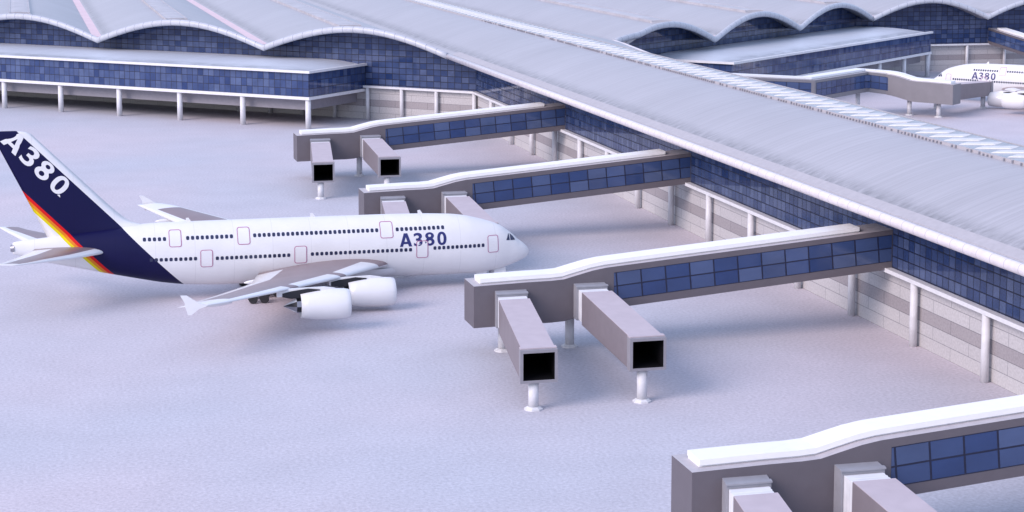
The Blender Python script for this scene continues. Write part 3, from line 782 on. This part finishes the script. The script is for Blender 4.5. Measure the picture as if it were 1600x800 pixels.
        # engines
        for y, cu, cz in ((14.7, 44.6, 1.42), (25.5, 36.7, 2.42)):
            pr_ = [(3.15, 1.62), (3.22, 1.72), (3.12, 1.82), (2.6, 1.92), (1.6, 1.98), (.4, 1.98), (-.9, 1.92), (-2.0, 1.78), (-3.1, 1.60), (-3.12, 1.52), (-2.6, 1.5)]
            mb = MB(); mb.grid(lathe(pr_, cu, sd * y, cz, 32), smooth=True, closed=True)
            mb.grid(lathe([(3.15, 1.62), (2.6, 1.5), (1.9, 1.47)], cu, sd * y, cz, 32), smooth=True, closed=True, mi=1)
            eng = mb.build('engine', [M['awhite'], M['agrey']], root)
            mb = MB(); mb.grid(lathe([(1.9, 1.47), (1.85, .45), (2.5, .25), (2.75, .02)], cu, sd * y, cz, 24), smooth=False, closed=True, mi=lambda i, j: 0 if (j % 2 or i) else 1)
            mb.build('fan', [M['adark'], M['agrey']], eng)
            mb = MB(); mb.grid(lathe([(-2.55, 1.5), (-2.55, .9)], cu, sd * y, cz, 16), smooth=False, closed=True)
            mb.grid(lathe([(-2.5, 1.12), (-3.6, .92)], cu, sd * y, cz, 8), smooth=False, closed=True, mi=lambda i, j: j % 2)
            mb.grid(lathe([(-3.6, .92), (-5.25, .03)], cu, sd * y, cz, 8), smooth=False, closed=True, mi=lambda i, j: (0, 1, 2)[j % 3])
            mb.build('exhaust_cone', [M['adark'], M['agrey'], M['awhite']], eng)
            le, te, zw, tk = wing_sec(y)
            mb = MB(); rows = []
            for u, zt, zb_, hw_ in ((cu + 1.9, cz + 1.92, cz + 1.6, .10), (cu + 1.2, cz + 2.1, cz + 1.5, .26), (cu, cz + 2.28, cz + 1.4, .34), (le - .2, zw + .12, cz + 1.4, .36), (le - 1.6, zw + .30, cz + 1.25, .36)):
                rows.append([X(u, sd * y - hw_, zb_), X(u, sd * y + hw_, zb_), X(u, sd * y + hw_ * .7, zt), X(u, sd * y - hw_ * .7, zt)])
            mb.grid(rows, smooth=False, closed=True); mb.face(rows[0]); mb.face(rows[-1])
            py = mb.build('pylon', M['awhite'], eng)
            mb = MB(); rows = []
            for u, zt, zb_ in ((cu - .6, cz + 2.02, cz + 1.45), (cu - 2.1, cz + 2.2, cz + 1.05), (cu - 4.3, cz + 1.95, cz + 1.0), (cu - 5.4, cz + 1.7, cz + 1.25)):
                rows.append([X(u, sd * y - .42, zb_), X(u, sd * y + .42, zb_), X(u, sd * y + .42, zt), X(u, sd * y - .42, zt)])
            mb.grid(rows, smooth=False, closed=True); mb.face(rows[0]); mb.face(rows[-1]); mb.build('pylon_heat_shield', M['adark'], eng)
        # tailplane
        rows = []; tys = [.9, 2.3, 3.2, 5.0, 6.6, 8.5, 10.5, 12.8, 14.3, 14.8]; tcf = [0, .02, .06, .12, .16, .25, .4, .55, .70, .71, .85, 1]
        for y in tys:
            le = interp([(.9, 11.1), (2.3, 10.2), (6.6, 6.4), (12.8, .7), (14.3, -.5), (14.8, -1.4)], y); te = interp([(.9, 1.2), (2.3, .9), (14.8, -3.75)], y); ch = le - te
            zl = interp([(.9, 6.0), (2.3, 6.1), (6.6, 6.35), (12.6, 6.95), (14.8, 7.2)], y); zt_ = zl + interp([(.9, .7), (14.8, .15)], y); tk = .125 if y < 10.6 else .09
            rows.append([X(le - x * ch, sd * y, lerp(zl, zt_, x) + th(x) * tk * ch) for x in tcf] + [X(le - x * ch, sd * y, lerp(zl, zt_, x) - th(x) * tk * ch * .8) for x in tcf[-2:0:-1]])
        tn = len(tcf)
        def mi2(i, j):
            if j >= tn - 1: return 0 if i else 1
            x = (tcf[j] + tcf[j + 1]) / 2
            if i == 0: return 1
            if i >= len(tys) - 2: return 0
            return 0 if (x < .14 or x > .705) else 1
        mb = MB(); mb.grid(rows, smooth=True, closed=True, mi=mi2); mb.face(rows[-1]); mb.build('tailplane', [M['awhite'], M['awing']], root)
    # landing gear
    def wheel(mb, u, w, r=.62):
        mb.v  # two tyres side by side
        ring = lambda ww, rr: [X(u + rr * math.cos(2 * PI * i / 16), ww, -1.05 + r + rr * math.sin(2 * PI * i / 16)) for i in range(16)]
        mb.prism(ring(w - .2, r), ring(w + .2, r), smooth=False)
    for u, w, pairs in ((30.6, -6.1, 2), (30.6, 6.1, 2), (33.6, -2.4, 3), (33.6, 2.4, 3)):
        mb = MB(); mb.cyl(X(u, w, 0)[:2], .22, KS * .5, KS * 3.1, 10); leg = mb.build('landing_gear', M['agrey'], root)
        for k in range(pairs):
            for s in (-.55, .55):
                mb = MB(); wheel(mb, u + (k - (pairs - 1) / 2) * 1.55, w + s); mb.build('wheel', M['tyre'], leg)
    mb = MB(); mb.cyl(X(64.6, 0, 0)[:2], .17, KS * .5, KS * 2.6, 10); leg = mb.build('landing_gear', M['agrey'], root)
    for s in (-.4, .4):
        mb = MB(); wheel(mb, 64.6, s, .55); mb.build('wheel', M['tyre'], leg)
    for u0, u1, w in ((65.0, 66.7, -.85), (65.0, 66.7, .85), (62.4, 63.9, -.85)):
        mb = MB(); a = [X(u0, w, .05), X(u1, w, .35), X(u1, w * .8, 1.25), X(u0, w * .8, .9)]; b = [(x, y + .06, z) for x, y, z in a]
        mb.prism(a, b); mb.build('gear_door', M['awhite'], root)
    # cabin windows (each a part; what lies beyond the hundred largest on a side is one part)
    spec = [(15.69, .667, 5, 7.70), (21.48, .658, 10, 7.72), (30.59, .654, 27, 7.72), (50.51, .653, 11, 7.72),
            (16.53, .656, 10, 4.93), (25.39, .651, 16, 4.86), (38.44, .658, 22, 4.87), (55.76, .643, 12, 4.95)]
    wins = [(u0 + st_ * k, z) for u0, st_, n_, z in spec for k in range(n_)]
    wins.sort(key=lambda q: -q[0])
    def patch(mb, pts, sd, off, mi=0):
        p = [X(u, sd * (hull_w(u, z) + off), z) for u, z in pts]
        mb.face(p if sd < 0 else p[::-1], mi=mi)
    def oct_(u, z, a=.215, b=.25, c=.1): return [(u - a, z - b + c), (u - a + c, z - b), (u + a - c, z - b), (u + a, z - b + c), (u + a, z + b - c), (u + a - c, z + b), (u - a + c, z + b), (u - a, z + b - c)]
    rest = MB()
    for sd in (-1, 1):
        for i, (u, z) in enumerate(wins):
            if sd == side_vis and i < 100:
                mb = MB(); patch(mb, oct_(u, z), sd, .022); mb.build('window', M['awin'], root, recalc=False)
            else: patch(rest, oct_(u, z), sd, .022)
    o = rest.build('window', M['awin'], root, recalc=False); o['kind'] = 'stuff'
    # doors: a panel inside a rounded coloured outline
    def rr(u0, u1, z0, z1, c): return [(u0, z0 + c), (u0 + c * .3, z0 + c * .3), (u0 + c, z0), (u1 - c, z0), (u1 - c * .3, z0 + c * .3), (u1, z0 + c), (u1, lerp(z0, z1, .33)), (u1, lerp(z0, z1, .67)), (u1, z1 - c), (u1 - c * .3, z1 - c * .3), (u1 - c, z1), (u0 + c, z1), (u0 + c * .3, z1 - c * .3), (u0, z1 - c), (u0, lerp(z0, z1, .67)), (u0, lerp(z0, z1, .33))]
    for u0, u1, z0, z1 in ((18.95, 20.65, 6.6, 8.82), (28.2, 29.95, 6.58, 8.82), (48.05, 49.9, 6.62, 8.79), (23.1, 24.8, 3.68, 6.08), (35.95, 37.7, 3.64, 6.07), (53.1, 54.8, 3.62, 6.08), (63.55, 65.2, 3.82, 6.25)):
        for sd in (-1, 1):
            mb = MB(); O = rr(u0, u1, z0, z1, .28); I = rr(u0 + .085, u1 - .085, z0 + .085, z1 - .085, .24)
            n_ = len(O)
            for i in range(n_):
                j = (i + 1) % n_; patch(mb, [O[i], O[j], I[j], I[i]], sd, .036)
            zs = [z0 + .09 + (z1 - z0 - .18) * k / 6 for k in range(7)]
            for za_, zb_ in zip(zs, zs[1:]): patch(mb, [(u0 + .12, za_), (u1 - .12, za_), (u1 - .12, zb_), (u0 + .12, zb_)], sd, .03, 1)
            mb.build('door', [M['door'], M['awhite']], root, recalc=False)
    # cargo door outline and flight deck windows
    for sd in (-1, 1):
        for q in ([(66.48, 5.36), (67.04, 5.33), (67.00, 6.2), (66.92, 6.2)], [(67.16, 5.30), (67.98, 5.26), (67.66, 5.78), (67.20, 6.18)]):
            mb = MB(); n_ = 5; B = lambda a, b: tuple(lerp(lerp(q[0][k], q[1][k], a), lerp(q[3][k], q[2][k], a), b) for k in (0, 1))
            for a in range(n_):
                for b in range(n_): patch(mb, [B(a / n_, b / n_), B((a + 1) / n_, b / n_), B((a + 1) / n_, (b + 1) / n_), B(a / n_, (b + 1) / n_)], sd, .045)
            mb.build('windscreen', M['awin'], root, recalc=False)
    for u in (22, 39.2, 54.5):
        mb = MB(); A = [X(u + .35, -.04, hull(u)[0] + hull(u)[1] - .15), X(u - .45, -.04, hull(u)[0] + hull(u)[1] - .15), X(u - .5, -.04, hull(u)[0] + hull(u)[1] + .5), X(u - .15, -.04, hull(u)[0] + hull(u)[1] + .55)]
        mb.prism(A, [(x, y + .08, z) for x, y, z in A]); mb.build('antenna', M['awhite'], root)
    # lettering
    def letters():
        """bold capital A and digits 3, 8, 0 as filled outlines, cap height 1"""
        el = lambda cx, cy, rx, ry, n=28, e=2.3: [(cx + rx * math.copysign(abs(math.cos(2 * PI * i / n)) ** (2 / e), math.cos(2 * PI * i / n)), cy + ry * math.copysign(abs(math.sin(2 * PI * i / n)) ** (2 / e), math.sin(2 * PI * i / n))) for i in range(n)]
        A_ = [[(0, 0), (.23, 0), (.30, .2), (.62, .2), (.69, 0), (.93, 0), (.60, 1), (.33, 1)], [(.35, .37), (.57, .37), (.46, .72)]]
        three = [[(.04, .91), (.16, .975), (.32, 1.0), (.48, .98), (.60, .91), (.655, .80), (.65, .69), (.59, .59), (.51, .535), (.61, .48), (.67, .39), (.69, .28), (.665, .16), (.58, .06), (.46, .01), (.32, 0), (.16, .02), (.03, .07),
                  (.03, .27), (.15, .20), (.28, .175), (.38, .19), (.445, .24), (.455, .30), (.43, .37), (.36, .41), (.19, .42), (.19, .585), (.33, .595), (.395, .635), (.42, .69), (.40, .76), (.34, .805), (.26, .82), (.16, .79), (.04, .73)]]
        hw = lambda y: max(.36 * math.sqrt(max(0, 1 - ((y - .29) / .29) ** 2)), .335 * math.sqrt(max(0, 1 - ((y - .745) / .255) ** 2)))
        yy = [.5 - .5 * math.cos(PI * i / 26) for i in range(27)]
        eight = [[(.36 + hw(y), y) for y in yy] + [(.36 - hw(y), y) for y in yy[-2:0:-1]], el(.36, .285, .135, .125, 20, 2), el(.36, .755, .12, .10, 20, 2)]
        zero = [el(.35, .5, .35, .5, 36), el(.35, .5, .135, .33, 28)]
        bm = bmesh.new()
        for x0_, loops in ((0, A_), (1.04, three), (1.92, eight), (2.86, zero)):
            es = []
            for lp in loops:
                vs = [bm.verts.new((x + x0_, y, 0)) for x, y in lp]
                es += [bm.edges.new((vs[k], vs[(k + 1) % len(vs)])) for k in range(len(vs))]
            bmesh.ops.triangle_fill(bm, edges=es, use_beauty=True, use_dissolve=False, normal=(0, 0, 1))
        return bm
    def fit(bm):
        xs_ = [v.co.x for v in bm.verts]; ys_ = [v.co.y for v in bm.verts]
        return min(xs_), max(xs_), min(ys_), max(ys_)
    for sd in (-1, 1):
        bm = letters()
        for k in range(1, 10):
            a, b, c_, d_ = fit(bm); y = c_ + (d_ - c_) * k / 10
            bmesh.ops.bisect_plane(bm, geom=bm.verts[:] + bm.edges[:] + bm.faces[:], plane_co=(0, y, 0), plane_no=(0, 1, 0))
        a, b, c_, d_ = fit(bm)
        for v in bm.verts:
            t = (v.co.x - a) / (b - a); h_ = (v.co.y - c_) / (d_ - c_)
            u = lerp(50.75, 57.45, t) if sd < 0 else lerp(57.45, 50.75, t); z = lerp(5.33, 7.16, h_)
            v.co = X(u, sd * (hull_w(u, z) + .026), z)
        me = bpy.data.meshes.new('hull_lettering'); bm.to_mesh(me); bm.free(); me.materials.append(M['ablue'])
        o = bpy.data.objects.new('hull_lettering', me); C.objects.link(o); o.parent = root
        bm = letters(); a, b, c_, d_ = fit(bm)
        for v in bm.verts:
            t = (v.co.x - a) / (b - a); h_ = (v.co.y - c_) / (d_ - c_)
            q = lerp(0, 10.75, t) if sd < 0 else lerp(10.75, 0, t); hh = lerp(0, 2.55, h_)
            u = -2.89 + .692 * q + .722 * hh; z = 21.38 - .722 * q + .692 * hh
            v.co = X(u, sd * (fin_w(u, z) + .03), z)
        me = bpy.data.meshes.new('fin_lettering'); bm.to_mesh(me); bm.free(); me.materials.append(M['awhite'])
        o = bpy.data.objects.new('fin_lettering', me); C.objects.link(o); o.parent = root
        mb = MB(); q = [(4.35, 13.95), (4.75, 13.55), (4.72, 13.95)]
        mb.face([X(u, sd * (fin_w(u, z) + .03), z) for u, z in (q if sd < 0 else q[::-1])]); mb.build('fin_mark', M['awhite'], root, recalc=False)
    return root
airliner((KS * 33, KS * 266, 0), 0, 'white double deck airliner with dark blue striped tail, left of the middle jet bridge', -1)
airliner((262.2, 448.7, 0), R(130.5), 'white airliner partly cut off by the right edge, nose against the bent jet bridge', 1)

# ------------------------------------------------------------------ light
SUN_EL, SUN_AZ = 31., 243.                     # azimuth clockwise from +Y (away from the camera along the concourse)
w = bpy.data.worlds.new('World'); SC.world = w; w.use_nodes = True
nt = w.node_tree; bg = nt.nodes['Background']
sky = nt.nodes.new('ShaderNodeTexSky'); sky.sky_type = 'NISHITA'; sky.sun_disc = False
sky.sun_elevation = R(SUN_EL); sky.sun_rotation = R(SUN_AZ); sky.altitude = 50; sky.air_density = 1.0; sky.dust_density = 1.0; sky.ozone_density = 1.0
mxw = nt.nodes.new('ShaderNodeMix'); mxw.data_type = 'RGBA'          # thin bright overcast over the clear sky
mxw.inputs['Factor'].default_value = .72; mxw.inputs['B'].default_value = (3.3, 3.85, 5.5, 1)
nt.links.new(sky.outputs[0], mxw.inputs['A']); nt.links.new(mxw.outputs['Result'], bg.inputs[0]); bg.inputs[1].default_value = .12
sl = bpy.data.lights.new('sun', 'SUN'); sl.energy = 1.35; sl.angle = R(32); sl.color = (1, .84, .84)
so = bpy.data.objects.new('sun', sl); C.objects.link(so)
dirv = Vector((math.sin(R(SUN_AZ)) * math.cos(R(SUN_EL)), math.cos(R(SUN_AZ)) * math.cos(R(SUN_EL)), math.sin(R(SUN_EL))))
so.rotation_euler = dirv.to_track_quat('Z', 'Y').to_euler(); so.location = dirv * 500

# ------------------------------------------------------------------ camera
cam = bpy.data.cameras.new('camera'); co = bpy.data.objects.new('camera', cam); C.objects.link(co)
cam.sensor_fit = 'HORIZONTAL'; cam.sensor_width = 36; cam.lens = 3025.5 / 1600 * 36; cam.shift_y = -200 / 1600; cam.clip_end = 6000; cam.clip_start = .5
p, y, r = R(6.817), R(14.302), R(-.0786)
F = Vector((math.sin(y) * math.cos(p), math.cos(y) * math.cos(p), -math.sin(p))); Rt = Vector((math.cos(y), -math.sin(y), 0)); U = Rt.cross(F)
R2 = Rt * math.cos(r) - U * math.sin(r); U2 = Rt * math.sin(r) + U * math.cos(r)
mw = Matrix((R2, U2, -F)).transposed().to_4x4(); mw.translation = Vector((0, 0, 54)); co.matrix_world = mw
SC.camera = co
SC.view_settings.view_transform = 'Standard'; SC.view_settings.look = 'None'; SC.view_settings.gamma = 1; SC.view_settings.exposure = 1.0
